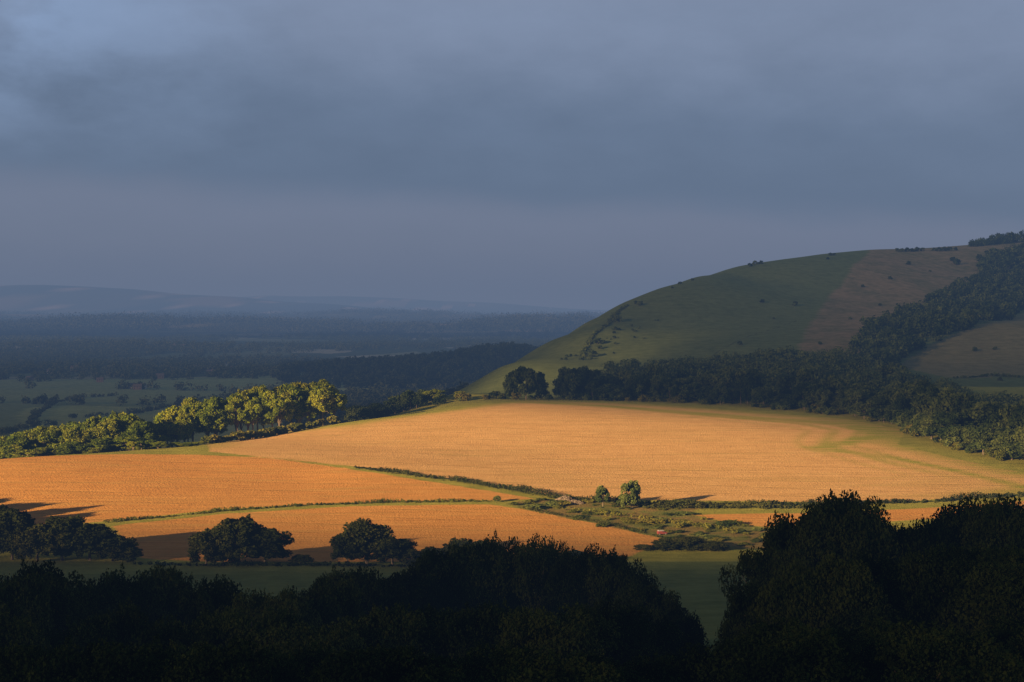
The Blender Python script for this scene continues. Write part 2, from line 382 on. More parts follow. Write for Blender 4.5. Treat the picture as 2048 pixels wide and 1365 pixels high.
wcol = mixc(nd, lk, gfac, wcol, (.26, .28, .045))
gt = att('tint').outputs['Color']
bm = maprange(nd, lk, mth(nd, lk, 'ADD', att('brown').outputs['Fac'], mth(nd, lk, 'MULTIPLY', mth(nd, lk, 'SUBTRACT', n_l, .5), 14.)), -3., 3.)
bcol = ramp(nd, lk, mth(nd, lk, 'ADD', mth(nd, lk, 'MULTIPLY', n_m, .4), mth(nd, lk, 'MULTIPLY', n_l, .6)), [(.38, (.155, .155, .07)), (.56, (.21, .178, .095))])
gt = mixc(nd, lk, bm, gt, bcol)
tm_ = maprange(nd, lk, att('track').outputs['Fac'], 1.5, 3.5, .7, 0.)
gt = mixc(nd, lk, tm_, gt, (.03, .04, .02))
var = ramp(nd, lk, mth(nd, lk, 'ADD', mth(nd, lk, 'MULTIPLY', n_m, .5), mth(nd, lk, 'ADD', mth(nd, lk, 'MULTIPLY', n_s, .3), mth(nd, lk, 'MULTIPLY', n_l, .2))), [(.33, (.66, .7, .64)), (.68, (1.34, 1.26, 1.34))])
gt = mixc(nd, lk, 1., gt, var, 'MULTIPLY')
col = mixc(nd, lk, wm, gt, wcol)
bmp = nd.new('ShaderNodeBump'); bmp.inputs['Strength'].default_value = 1.; bmp.inputs['Distance'].default_value = .4
lk.new(mth(nd, lk, 'SUBTRACT', mth(nd, lk, 'ADD', n_f, mth(nd, lk, 'MULTIPLY', n_s, .6)), tram), bmp.inputs['Height'])
df = nd.new('ShaderNodeBsdfDiffuse'); lk.new(col, df.inputs[0]); lk.new(bmp.outputs[0], df.inputs['Normal'])
o = nd.new('ShaderNodeOutputMaterial'); lk.new(df.outputs[0], o.inputs[0]); me.materials.append(m)

# ------------------------------------------------------------------ foreground trees
LF = 'dark leafy tree standing in shade on the slope'
fore = [
 (15, 175, 1158, 6), (70, 190, 1126, 5), (140, 185, 1154, 6), (235, 195, 1146, 6.2), (325, 200, 1138, 6), (430, 190, 1160, 6.5), (540, 180, 1182, 6),
 (640, 190, 1162, 5.5), (700, 215, 1138, 5.5), (780, 215, 1148, 6.), (870, 225, 1102, 6), (930, 228, 1090, 5), (990, 230, 1078, 5.5), (1075, 230, 1082, 6), (1150, 222, 1104, 4.5), (1195, 222, 1098, 5),
 (1250, 215, 1122, 5.), (1300, 200, 1168, 5.), (1345, 180, 1216, 4.5),
 (1550, 175, 1098, 4.2), (1622, 185, 1034, 4.6), (1688, 180, 994, 4.4), (1755, 188, 1038, 4), (1806, 185, 1056, 4), (1858, 180, 1044, 4.4), (1912, 185, 1012, 4.8), (1965, 182, 1002, 4.6), (2022, 175, 1018, 4.6), (2085, 180, 1000, 5),
 (1530, 150, 1168, 4), (1600, 145, 1135, 5), (1680, 145, 1115, 5.5), (1760, 150, 1110, 5.5), (1840, 148, 1105, 6), (1930, 145, 1092, 6), (2010, 145, 1100, 6), (2080, 135, 1110, 7),
]
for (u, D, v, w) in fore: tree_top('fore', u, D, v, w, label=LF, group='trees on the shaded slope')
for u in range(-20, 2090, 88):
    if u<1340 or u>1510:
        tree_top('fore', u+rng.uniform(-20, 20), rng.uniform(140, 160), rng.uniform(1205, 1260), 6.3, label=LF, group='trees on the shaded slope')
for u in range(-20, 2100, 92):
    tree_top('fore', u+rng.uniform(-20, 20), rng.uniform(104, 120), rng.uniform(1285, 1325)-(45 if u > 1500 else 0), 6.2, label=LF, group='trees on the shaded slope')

LR = 'round dark tree at the edge of a wheat field'
for (u, D, v, w) in [(-15, 452, 1008, 8.5), (25, 448, 1016, 8), (75, 445, 1046, 7.5), (125, 446, 1032, 9), (180, 446, 1046, 9), (225, 445, 1070, 7), (258, 444, 1092, 5),
                     (412, 438, 1060, 6.5), (478, 440, 1034, 9), (530, 440, 1056, 8), (445, 436, 1085, 5), (602, 440, 1108, 3.5),
                     (695, 438, 1064, 6), (733, 440, 1039, 8), (785, 438, 1072, 7), (820, 436, 1096, 4), (865, 436, 1092, 4.5), (925, 432, 1078, 7), (960, 430, 1080, 6),
                     (1330, 470, 1078, 5), (1375, 470, 1072, 6), (1425, 468, 1082, 5), (1290, 468, 1096, 3.5), (1150, 440, 1100, 5)]:
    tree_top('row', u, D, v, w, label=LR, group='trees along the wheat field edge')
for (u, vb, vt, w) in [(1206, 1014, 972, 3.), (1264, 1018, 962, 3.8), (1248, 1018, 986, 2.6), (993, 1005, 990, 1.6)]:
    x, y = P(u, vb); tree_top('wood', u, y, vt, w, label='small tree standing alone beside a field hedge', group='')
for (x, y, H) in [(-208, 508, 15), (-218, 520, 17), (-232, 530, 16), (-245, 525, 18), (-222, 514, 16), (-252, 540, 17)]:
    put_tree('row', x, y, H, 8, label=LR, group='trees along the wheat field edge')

# ------------------------------------------------------------------ sunlit clump
LG = 'sunlit yellow-green tree at the wheat field edge'
def clump(kind, n, ur, Dr, tops, jit=12, hmax=27, w=None, **kw):
    for i in range(n):
        t = (i+rng.random())/n; u = ur[0]+(ur[1]-ur[0])*t
        d0 = np.interp(u, *Dr[0]) ; D = d0+rng.uniform(*Dr[1])
        v = np.interp(u, *tops)+rng.uniform(0, jit)
        k = kind if isinstance(kind, str) else kind[rng.integers(len(kind))]
        tree_top(k, u, D, v, (w*rng.uniform(.8, 1.2) if w else None), hmax=hmax, **kw)
tp = ([300, 340, 390, 440, 500, 550, 600, 640, 690], [812, 798, 792, 780, 764, 758, 746, 756, 780])
kw = dict(label=LG, group='sunlit trees beside the wheat')
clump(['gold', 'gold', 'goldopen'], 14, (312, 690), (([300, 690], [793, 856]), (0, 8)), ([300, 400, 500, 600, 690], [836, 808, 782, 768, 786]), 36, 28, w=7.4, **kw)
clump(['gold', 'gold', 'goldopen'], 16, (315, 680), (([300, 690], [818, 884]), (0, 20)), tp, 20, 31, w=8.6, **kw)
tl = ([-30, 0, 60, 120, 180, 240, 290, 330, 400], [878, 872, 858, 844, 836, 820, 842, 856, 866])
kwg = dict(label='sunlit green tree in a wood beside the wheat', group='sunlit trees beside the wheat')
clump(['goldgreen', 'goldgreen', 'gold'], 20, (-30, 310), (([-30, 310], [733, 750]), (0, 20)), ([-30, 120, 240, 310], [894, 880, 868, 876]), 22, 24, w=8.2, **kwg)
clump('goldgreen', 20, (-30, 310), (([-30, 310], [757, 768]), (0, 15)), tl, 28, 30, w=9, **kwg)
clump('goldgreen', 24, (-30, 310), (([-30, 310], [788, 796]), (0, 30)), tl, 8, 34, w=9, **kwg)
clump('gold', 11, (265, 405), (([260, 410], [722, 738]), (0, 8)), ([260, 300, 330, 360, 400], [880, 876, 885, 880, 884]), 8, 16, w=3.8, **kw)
kwb = dict(label='low sunlit bush along the field margin', group='bushes along the field margin', cat='bush', name='bush', parts=False)
for i in range(40):
    u = rng.uniform(410, 690); D = np.interp(u, [410, 690], [750, 853])+rng.uniform(-2, 4)
    put_tree('bushgold', *G(u, D), rng.uniform(2.5, 5.5), **kwb)

# ------------------------------------------------------------------ woodland belt below the down
LB = 'dense dark green tree in a woodland belt'
edgeU = [690, 850, 1000, 1050, 1300, 1500, 1700, 1815, 1900, 2048, 2150]
edgeD = [900, 955, 965, 962, 928, 892, 838, 768, 712, 662, 650]
btop = ([690, 760, 850, 900, 1000, 1100, 1200, 1300, 1400, 1450, 1570, 1620, 1680, 1750, 1850, 1950, 2100], [790, 782, 776, 790, 775, 745, 722, 718, 712, 705, 692, 712, 692, 710, 745, 790, 800])
kwf = dict(label=LB, group='trees of the woodland belt', parts=False)
def belt(n, u0, u1, d0, d1, hr, kind='wood', wr=(5.5, 9), **k):
    for i in range(n):
        u = u0+(u1-u0)*(i+rng.random())/n
        D = np.interp(u, edgeU, edgeD)+rng.uniform(d0, d1); x, y = G(u, D)
        hm = -(np.interp(u, *btop)-H0)/F*D-gz(x, y)
        H = max(min(rng.uniform(*hr), hm*rng.uniform(.85, 1.05)), 4.)
        put_tree(kind, x, y, H, rng.uniform(*wr), **k)
belt(42, 1110, 1810, 6, 18, (7, 18), wr=(4, 9.5), **kwf)
belt(36, 1130, 1900, 26, 44, (12, 23), wr=(6, 10), **kwf)
belt(18, 1800, 2130, 4, 18, (10, 20), wr=(6, 11), **kwf)
belt(18, 1810, 2130, 30, 54, (17, 27), wr=(8, 12), **kwf)
belt(18, 700, 870, 10, 70, (8, 14), **kwf)
for (u, D, v, w) in [(1028, 968, 742, 7), (1052, 962, 734, 8.5), (1076, 966, 745, 6.5)]:
    tree_top('wood', u, D, v, w, label='broad dark tree standing apart at the field corner', parts=False)
for i in range(70):
    u = rng.uniform(860, 2100); D = np.interp(u, edgeU, edgeD)+rng.uniform(0, 6)
    put_tree('bushgold' if rng.random() < .5 else 'bushdark', *G(u, D), rng.uniform(2.5, 6), **{**kwb, 'label': 'low bush along the woodland edge'})
tree_top('gold', 868, 975, 778, 7, label='small sunlit tree beside a hedge', hmax=14, parts=False)
tree_top('gold', 920, 975, 782, 4, label='small sunlit tree beside a hedge', hmax=10, parts=False)

def stuff_trees(name, pts, hs, rs, nq, size, mat, label, cat='woodland', sub=5, plain=False):
    pts = np.array(pts); z = ground(pts[:, 0], pts[:, 1])
    hs = np.asarray(hs); rs = np.asarray(rs)
    if plain:
        k = ((z-knoll(pts[:, 0], pts[:, 1])) < -84) | (pts[:, 1] > 2900); pts, z, hs, rs = pts[k], z[k], hs[k], rs[k]
    c = np.repeat(np.c_[pts, z+hs*.45], sub, 0); hr = np.repeat(hs, sub); r = np.repeat(rs, sub)
    d = rnd_dir(len(c)); c = c+d*np.c_[r*.55, r*.55, hr*.3]
    L = leaves(c, r*.55*(.7+.6*rng.random(len(c))), np.full(len(c), max(nq//sub, 2)), size, squash=1., outward=.9)
    me = mesh_quads(name, L, [mat]); o = bpy.data.objects.new(name, me); COL.objects.link(o)
    o['kind'] = 'stuff'; o['label'] = label; o['category'] = cat; return o
def fill(poly, n):
    pa = np.array(poly); lo, hi = pa.min(0), pa.max(0)
    p = rng.uniform(lo, hi, (n*6, 2)); k = inside(p[:, 0], p[:, 1], poly); return p[k][:n]
pts = []
while len(pts) < 800:
    u = rng.uniform(1130, 2150); D0 = np.interp(u, edgeU, edgeD)+48
    D1 = np.interp(u, [1130, 1250, 1450, 1600, 1700, 1800, 1950, 2150], [1020, 1090, 1120, 1150, 1140, 1030, 900, 860])
    if D1 <= D0: continue
    if rng.random() > (D1-D0)/300: continue
    D = rng.uniform(D0, D1); pts.append(G(u, D))
pts = np.array(pts)
uu = pts[:, 0]/pts[:, 1]*F+C0
hm = -(np.interp(uu, *btop)-H0)/F*pts[:, 1]-ground(pts[:, 0], pts[:, 1])
hs = np.clip(np.minimum(rng.uniform(8, 22, len(pts)), hm*rng.uniform(.65, 1.12, len(pts))), 4, 22)
stuff_trees('woodland', pts, hs, rng.uniform(4, 10, len(pts)), 500, .85, M_wood, 'dense dark woodland at the foot of the down')
gully = [P(1700, 716), P(1722, 672), P(1800, 640), P(1880, 600), P(1950, 562), P(1965, 525), P(2000, 508), P(2048, 505), G(2250, 1950), G(2250, 1400), P(2048, 628), P(1950, 655), P(1860, 690), P(1810, 722), P(1790, 745), P(1710, 735)]
pts = fill(gully, 900)
stuff_trees('woodland', pts, rng.uniform(7, 18, len(pts)), rng.uniform(5, 9, len(pts)), 260, 1.2, M_wood, 'dark wood filling a gully on the hillside')
pts = np.array([G(u, np.interp(u, [1780, 2048, 2200], [1960, 2140, 2180])+rng.uniform(-45, 20)) for u in np.concatenate([rng.uniform(1940, 2200, 90), rng.uniform(1990, 2200, 70)])])
uu = pts[:, 0]/pts[:, 1]*F+C0
stuff_trees('woodland', pts, np.interp(uu, [1940, 1990, 2060], [7, 13, 17])*rng.uniform(.5, 1.3, len(pts)), rng.uniform(4, 9, len(pts)), 240, 1.1, M_wood, 'row of trees on the hill skyline')
kwh = dict(label='small dark hawthorn bush on the grassy hillside', group='bushes on the hillside', cat='bush', name='bush', parts=False)
for (u, v, h) in [(1500, 534, 4.5), (1510, 530, 5), (1522, 529, 4.5), (1385, 562, 3), (1360, 569, 3), (1660, 512, 4), (1668, 512, 3.5), (1795, 504, 5), (1803, 504, 5), (1815, 504, 6), (1825, 504, 5), (1835, 503, 6), (1845, 503, 5),
                  (1868, 503, 5), (1878, 503, 6), (1888, 502, 6), (1900, 502, 6), (1912, 502, 5), (1912, 530, 8), (1905, 524, 6), (1818, 530, 5), (1725, 575, 3.5), (1590, 612, 5), (1525, 606, 4), (1548, 640, 2), (1280, 612, 5), (1272, 610, 4),
                  (1236, 645, 7), (1230, 662, 4), (1205, 690, 4), (1195, 690, 6), (1185, 715, 6), (1200, 700, 4), (1480, 692, 4), (1655, 520, 3), (1700, 640, 3), (1780, 560, 4), (1640, 690, 3), (1345, 578, 2.5), (1975, 512, 7), (1960, 520, 7), (1990, 508, 7),
                  (1860, 545, 3), (1932, 560, 4), (1760, 612, 3), (1990, 700, 3), (1950, 705, 4), (2000, 762, 3)]:
    x, y = P(u, v); put_tree('bushdark', x, y, h, h*.62, **kwh)
for i in range(34):
    u = rng.uniform(1120, 1330); v = np.interp(u, [1120, 1250, 1330], [722, 650, 615])+rng.uniform(0, 50)*(1 if u > 1160 else .2)
    x, y = P(u, min(v, 720)); h = rng.uniform(1., 2.6); put_tree('bushdark', x, y, h, h*.6, **kwh)

def hedge(name, line, h, w, dens, size, mat, label, cat='hedge'):
    line = np.array(line); c = []
    for a, b in zip(line[:-1], line[1:]):
        L = np.linalg.norm(b-a); n = max(int(L*dens), 1); t = rng.random(n)
        c.append(a+(b-a)*t[:, None]+rng.normal(size=(n, 2))*w*.4)
    c = np.concatenate(c); gap = np.sin(c[:, 0]*.21)+np.sin(c[:, 1]*.13+c[:, 0]*.07)+rng.normal(size=len(c))*.3
    hh = h*np.clip(.85+.3*gap, .25, 1.5)
    C = np.c_[c, ground(c[:, 0], c[:, 1])+hh*.45]
    Lq = leaves(C, hh*.5, np.full(len(C), 26), size, squash=.9)
    o = bpy.data.objects.new(name, mesh_quads(name, Lq, [mat])); COL.objects.link(o)
    o['label'] = label; o['category'] = cat; o['kind'] = 'stuff'; return o
hedge('hedge', hedgeAC, 2.6, 2.4, 2.6, .28, M_row, 'low scrubby hedge dividing two wheat fields')
hedge('hedge', hedgeAB, 1.3, 1.8, 2.2, .22, M_hedge, 'grassy hedge strip between wheat fields')
hedge('hedge', [P(1100, 997), P(1180, 1003), P(1300, 1012), P(1420, 1010), P(1560, 1010)], 2.2, 3, 2.5, .3, M_row, 'uneven hedge along the far wheat field')
hedge('hedge', [P(1290, 1018), P(1420, 1017), P(1560, 1018), P(1700, 1015)], 2.6, 3, 3., .32, M_row, 'dark thick hedge beside scrubland')
hedge('hedge', [P(1150, 1020), P(1260, 1036), P(1380, 1052), P(1480, 1066)], 1.4, 6, 1.6, .26, M_hedge, 'rough scrub hedge across waste ground')
hedge('hedge', [P(1560, 1012), P(1700, 1008), P(1850, 1006), P(1950, 998), P(2048, 992), G(2200, 596)], 2.2, 3, 2., .3, M_row, 'uneven hedge along the far wheat field')
hedge('hedge', [G(1250, 450), G(1050, 440), G(850, 436), G(600, 436), G(430, 436), G(270, 438)], 1.3, 2, 1.5, .25, M_fore, 'dark low hedge under the trees')
hedge('hedge', [P(1060, 1021), P(1200, 1047), P(1335, 1078)], 1., 1, 1.5, .2, M_row, 'thin grassy verge along wheat')
hedge('hedge', track, 2.6, 3, .8, .5, M_wood, 'dark hedge line climbing the hillside')
hedge('hedge', [P(1910, 758), P(1980, 752), G(2100, 1050)], 2., 3, 1., .5, M_wood, 'thin hedge crossing hillside pasture')

sp = fill(scrub, 130)
for i, (x, y) in enumerate(sp):
    h = rng.uniform(.4, 1.6)*(1.7 if rng.random() < .1 else 1)
    put_tree('bushgold' if rng.random() < .75 else 'bushdark', x, y, h, h*rng.uniform(1.1, 2.4), **{**kwb, 'label': 'low scrubby bush on rough ground', 'group': 'bushes on the rough ground'})

# ------------------------------------------------------------------ plain woodland (far-off mass)
pts = fill([G(560, 1950), G(640, 1900), G(900, 1850), G(1080, 1900), G(1110, 2100), G(1120, 2750), G(560, 2600)], 1900)
stuff_trees('woodland', pts, rng.uniform(9, 15, len(pts)), rng.uniform(5.5, 9, len(pts)), 150, 1.6, M_knoll, 'wooded rise on the plain', plain=True)
pts = fill([G(700, 1000), G(960, 1080), G(940, 1350), G(1000, 1650), G(560, 1500), G(560, 1050)], 520)
stuff_trees('woodland', pts, rng.uniform(9, 15, len(pts)), rng.uniform(5, 8, len(pts)), 180, 1.3, M_knoll, 'dark wood behind the wheat field', plain=True)
n = 10000
yy = 1350*(6500/1350)**rng.random(n); aa = rng.uniform(-.38, .09, n); xx = aa*yy
dens = np.sin(xx/210+yy/500)+np.sin(yy/190-xx/380)+np.sin(xx/90+1)*.5+rng.normal(size=n)*.35
openf = (yy < 2050) & (xx < -330)
keep = np.where(openf, np.abs(np.sin(yy/95+xx/600)) < .05, dens > -.25)
keep &= ~((yy > 2050) & (yy < 2250) & (np.abs(xx+620) < 180) & (rng.random(n) < .6))
pts = np.c_[xx, yy][keep]
sc = np.clip(pts[:, 1]/2800, .9, 2.)
hs = rng.uniform(6, 13, len(pts))*sc**.3; rs = rng.uniform(7, 14, len(pts))*sc
q = pts[:, 1] < 4700
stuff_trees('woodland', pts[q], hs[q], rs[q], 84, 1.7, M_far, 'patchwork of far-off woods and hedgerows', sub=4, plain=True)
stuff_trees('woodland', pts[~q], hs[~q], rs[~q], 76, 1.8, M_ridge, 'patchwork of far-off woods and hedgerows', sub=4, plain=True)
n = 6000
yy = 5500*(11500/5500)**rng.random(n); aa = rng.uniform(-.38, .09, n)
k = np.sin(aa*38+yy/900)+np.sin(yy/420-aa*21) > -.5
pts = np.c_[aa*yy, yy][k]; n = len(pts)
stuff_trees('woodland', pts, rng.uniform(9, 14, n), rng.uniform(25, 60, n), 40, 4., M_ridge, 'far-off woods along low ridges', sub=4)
lane = [P(60, 850), P(75, 828), P(110, 806), P(170, 795), P(240, 792)]
for ln in (lane, [P(0, 872), P(60, 856), P(130, 850)], [P(140, 838), P(260, 830), P(400, 800)]):
    hedge('hedge', ln, 5, 4, .35, .9, M_far, 'dark hedgerow beside a lane on the plain')

# ------------------------------------------------------------------ houses of the village
M_wall = simple_mat('pale_wall', (.32, .31, .29), (.42, .40, .37), .6)
M_brick = simple_mat('brick_wall', (.13, .10, .085), (.18, .14, .12), 1.)
M_roof = simple_mat('tile_roof', (.09, .07, .06), (.13, .10, .09), 1.)
M_glass = simple_mat('window_glass', (.02, .025, .03), (.04, .05, .06), 1., .2)
def poly_mesh(name, vs, fs, mat):
    me = bpy.data.meshes.new(name); me.from_pydata(vs, [], fs); me.materials.append(mat); me.update(); return me
def boxv(x0, x1, y0, y1, z0, z1):
    return [(x0, y0, z0), (x1, y0, z0), (x1, y1, z0), (x0, y1, z0), (x0, y0, z1), (x1, y0, z1), (x1, y1, z1), (x0, y1, z1)]
BF = [(0, 3, 2, 1), (4, 5, 6, 7), (0, 1, 5, 4), (1, 2, 6, 5), (2, 3, 7, 6), (3, 0, 4, 7)]
def house_meshes(wm_):
    L, Wd, h, rh = 6, 3.5, 4.6, 3.2
    wall = poly_mesh('wall', [(-L, -Wd, -1), (L, -Wd, -1), (L, Wd, -1), (-L, Wd, -1), (-L, -Wd, h), (L, -Wd, h), (L, Wd, h), (-L, Wd, h), (-L, 0, h+rh), (L, 0, h+rh)],
                     [(0, 1, 5, 4), (1, 2, 6, 9, 5), (2, 3, 7, 6), (3, 0, 4, 8, 7)], wm_)
    roof = poly_mesh('roof', [(-L-.5, -Wd-.5, h-.35), (L+.5, -Wd-.5, h-.35), (L+.5, 0, h+rh+.15), (-L-.5, 0, h+rh+.15), (-L-.5, Wd+.5, h-.35), (L+.5, Wd+.5, h-.35)],
                     [(0, 1, 2, 3), (3, 2, 5, 4)], M_roof)
    chim = poly_mesh('chimney', boxv(4.2, 5.2, -.5, .5, h+2, h+rh+1.4), BF, M_brick)
    win = poly_mesh('window', boxv(-.6, .6, -.04, .04, -.6, .6), BF, M_glass)
    door = poly_mesh('door', boxv(-.5, .5, -.04, .04, 0, 2.1), BF, M_bark)
    return wall, roof, chim, win, door
HM = [house_meshes(M_wall), house_meshes(M_brick)]
for i, (u, v) in enumerate([(225, 744), (238, 741), (262, 778), (275, 780), (284, 778), (200, 765), (100, 748), (60, 762), (345, 695), (365, 696), (395, 742), (420, 748), (150, 742), (320, 758), (460, 742)]):
    x, y = P(u, v); hm_ = HM[i % 2]
    o = bpy.data.objects.new('house', None); COL.objects.link(o); o.location = (x, y, gz(x, y)+.5); o.rotation_euler = (0, 0, rng.uniform(-.5, .5)); s = rng.uniform(.75, 1.05); o.scale = (s, s, s)
    o['label'] = ('pale rendered' if i % 2 == 0 else 'brick')+' house with tiled roof among trees'; o['category'] = 'house'; o['group'] = 'houses of the village on the plain'
    for nm, mm in (('wall', hm_[0]), ('roof', hm_[1])):
        c = bpy.data.objects.new(nm, mm); c.parent = o; COL.objects.link(c)
        if nm == 'roof':
            ch = bpy.data.objects.new('chimney', hm_[2]); ch.parent = c; COL.objects.link(ch)
    for wx_, wz_ in ((-4, 1.4), (4, 1.4), (-4, 3.6), (0, 3.6), (4, 3.6)):
        c = bpy.data.objects.new('window', hm_[3]); c.parent = o; c.location = (wx_, -3.53, wz_); COL.objects.link(c)
    c = bpy.data.objects.new('door', hm_[4]); c.parent = o; c.location = (0, -3.53, 0); COL.objects.link(c)

# ------------------------------------------------------------------ parked red van in the scrubland
M_red = simple_mat('red_paint', (.17, .03, .03), (.21, .05, .04), 1., .55)
M_white = simple_mat('white_paint', (.3, .3, .29), (.38, .38, .37), 1., .5)
M_tyre = simple_mat('tyre_rubber', (.02, .02, .02), (.035, .035, .035), 3.)
x, y = P(1324, 1070)
car = bpy.data.objects.new('parked_car', None); COL.objects.link(car); car.location = (x, y, gz(x, y)+.02); car.rotation_euler = (0, 0, .25); car.scale = (.8, .8, .8)
car['label'] = 'small red van with white roof parked on rough ground'; car['category'] = 'car'
prof = [(-2.1, .35), (2.05, .35), (2.15, .6), (2.1, .95), (1.2, 1.15), (.75, 1.62), (-1.9, 1.66), (-2.1, 1.1)]
def extr(name, prof, w, mat, y0=0.):
    n = len(prof); vs = [(a, -w+y0, b) for a, b in prof]+[(a, w+y0, b) for a, b in prof]
    fs = [tuple(range(n)), tuple(range(2*n-1, n-1, -1))]+[(i, (i+n), (i+1) % n+n, (i+1) % n) for i in range(n)]
    return poly_mesh(name, vs, fs, mat)
def child(nm, mm, l=(0, 0, 0), par=car):
    c = bpy.data.objects.new(nm, mm); c.parent = par; c.location = l; COL.objects.link(c); return c
bm_ = child('body', extr('body', prof, .85, M_red)); bv = bm_.modifiers.new('b', 'BEVEL'); bv.width = .07; bv.segments = 2
child('roof', extr('roof', [(-1.85, 1.665), (.7, 1.665), (.6, 1.9), (-1.75, 1.92)], .8, M_white))
child('windscreen', poly_mesh('windscreen', [(1.21, -.7, 1.17), (1.21, .7, 1.17), (.80, .65, 1.6), (.80, -.65, 1.6)], [(0, 1, 2, 3)], M_glass)).location = (.03, 0, .02)
for sgn in (-1, 1):
    child('side_window', extr('side_window', [(-.1, 1.15), (.95, 1.15), (.65, 1.5), (-.1, 1.5)], .01, M_glass, sgn*.862))
    child('headlight', extr('headlight', [(2.08, .68), (2.16, .68), (2.13, .88), (2.05, .88)], .14, M_white, sgn*.6))
    for wx_ in (-1.35, 1.35):
        ang = np.arange(18)*2*np.pi/18
        wh = child('wheel', extr('tyre', [(wx_+.34*math.cos(a), .34+.34*math.sin(a)) for a in ang], .11, M_tyre, sgn*.80))
        child('rim', extr('rim', [(wx_+.19*math.cos(a), .34+.19*math.sin(a)) for a in ang], .115, M_white, sgn*.803), par=wh)

def heap(u, v, r, h):
    x, y = P(u, v); a = rng.random(900)*6.283; rr = r*rng.random(900)**.6
    c = np.c_[x+rr*np.cos(a), y+rr*np.sin(a)*.7]; z = ground(c[:, 0], c[:, 1])+h*(1-(rr/r)**1.5)*rng.uniform(.8, 1., 900)
    Lq = leaves(np.c_[c, z], np.full(900, .2), np.full(900, 5), .28)
    o = bpy.data.objects.new('rubble_heap', mesh_quads('rubble_heap', Lq, [M_rub])); COL.objects.link(o)
    o['label'] = 'pale heap of chalk rubble by the field corner'; o['category'] = 'rubble heap'
M_rub = simple_mat('chalk_rubble', (.15, .12, .08), (.32, .27, .2), 1.)
heap(1130, 1004, 4.5, 2.2); heap(1150, 1008, 3.5, 1.2)

# ------------------------------------------------------------------ added unseen cloud that shades most of the land (off to the sunward side)
HC = 520.; REF = -75.; OFF = SD*HC/math.tan(SUN_EL)
gx = np.arange(-2700, 2200, 15.); gy = np.arange(-500, 5400, 15.)
AX, AY = np.meshgrid(gx, gy)
lit = [(-900, 480), (-160, 470), (-110, 458), (60, 456), (180, 472), (400, 490), (400, 600), (310, 640), (292, 700), (262, 770), (168, 870), (70, 940), (0, 965), (-70, 950), (-60, 900), (-90, 930), (-300, 930), (-900, 900)]  # hole outline in the added sheet, letting sun onto chosen ground
s1 = sdf(AX.ravel(), AY.ravel(), lit).reshape(AX.shape)
wob = 8*np.sin(AX/37+AY/61)+6*np.sin(AY/29-AX/53)
Lm = sst(-9, 12, s1+wob*.3*(AY > 600))*(1-.3*sst(120, 260, AX))
fl = line_dist(AX.ravel(), AY.ravel(), [(0, 1040), (70, 1150), (200, 1340), (300, 1480)]).reshape(AX.shape)
Lm = np.maximum(Lm, (.62-.3*sst(1080, 1400, AY))*sst(90, 20, fl))
Lm = np.maximum(Lm, .12*sst(1150, 1240, AY)*sst(0, 150, AX)*sst(3400, 2900, AY))
Lm = np.maximum(Lm, .035)
Lm = np.maximum(Lm, .07*sst(700, 800, AY))
Lm = np.maximum(Lm, .13*sst(200, 280, AX)*sst(600, 660, AY)*sst(1000, 900, AY))
Lm = np.maximum(Lm, (.11+.06*np.sin(AX/420+AY/700)*np.sin(AY/520))*sst(1300, 1600, AY)*sst(50, -150, AX))
dens = 1-Lm  # sheet opacity worked back from the wanted sun pattern
CX = AX-OFF[0]; CY = AY-OFF[1]
ok = (CX < -.37*np.maximum(CY, 0)-40) | (CY < 1600)
keepf = (ok[:-1, :-1] & ok[1:, 1:]) & ((dens[:-1, :-1]+dens[1:, 1:]) > .01)
ii = np.arange(AX.size).reshape(AX.shape)
Q = np.stack([ii[:-1, :-1], ii[:-1, 1:], ii[1:, 1:], ii[1:, :-1]], -1)[keepf]
me = bpy.data.meshes.new('shade_mask')
CZ = HC+REF+2.5*np.sin(AX/90)*np.sin(AY/120)
Vc = np.c_[CX.ravel(), CY.ravel(), CZ.ravel()]
me.vertices.add(len(Vc)); me.vertices.foreach_set('co', Vc.astype(np.float32).ravel())
me.loops.add(Q.size); me.loops.foreach_set('vertex_index', Q.ravel().astype(np.int32))
me.polygons.add(len(Q)); me.polygons.foreach_set('loop_start', np.arange(0, Q.size, 4, dtype=np.int32)); me.update(calc_edges=True)
at = me.attributes.new('shade_cover', 'FLOAT', 'POINT'); at.data.foreach_set('value', dens.astype(np.float32).ravel())
m, nt, nd, lk = new_mat('shade_sheet')
a = nd.new('ShaderNodeAttribute'); a.attribute_name = 'shade_cover'
t = nd.new('ShaderNodeBsdfTransparent'); d = nd.new('ShaderNodeBsdfDiffuse'); d.inputs[0].default_value = (.5, .52, .56, 1)
mx = nd.new('ShaderNodeMixShader'); lk.new(a.outputs['Fac'], mx.inputs[0]); lk.new(t.outputs[0], mx.inputs[1]); lk.new(d.outputs[0], mx.inputs[2])
o = nd.new('ShaderNodeOutputMaterial'); lk.new(mx.outputs[0], o.inputs[0]); me.materials.append(m)
co = bpy.data.objects.new('shade_mask', me); COL.objects.link(co); co['kind'] = 'structure'; co['label'] = 'added unseen light-blocking cloud'; co['category'] = 'shade_mask'

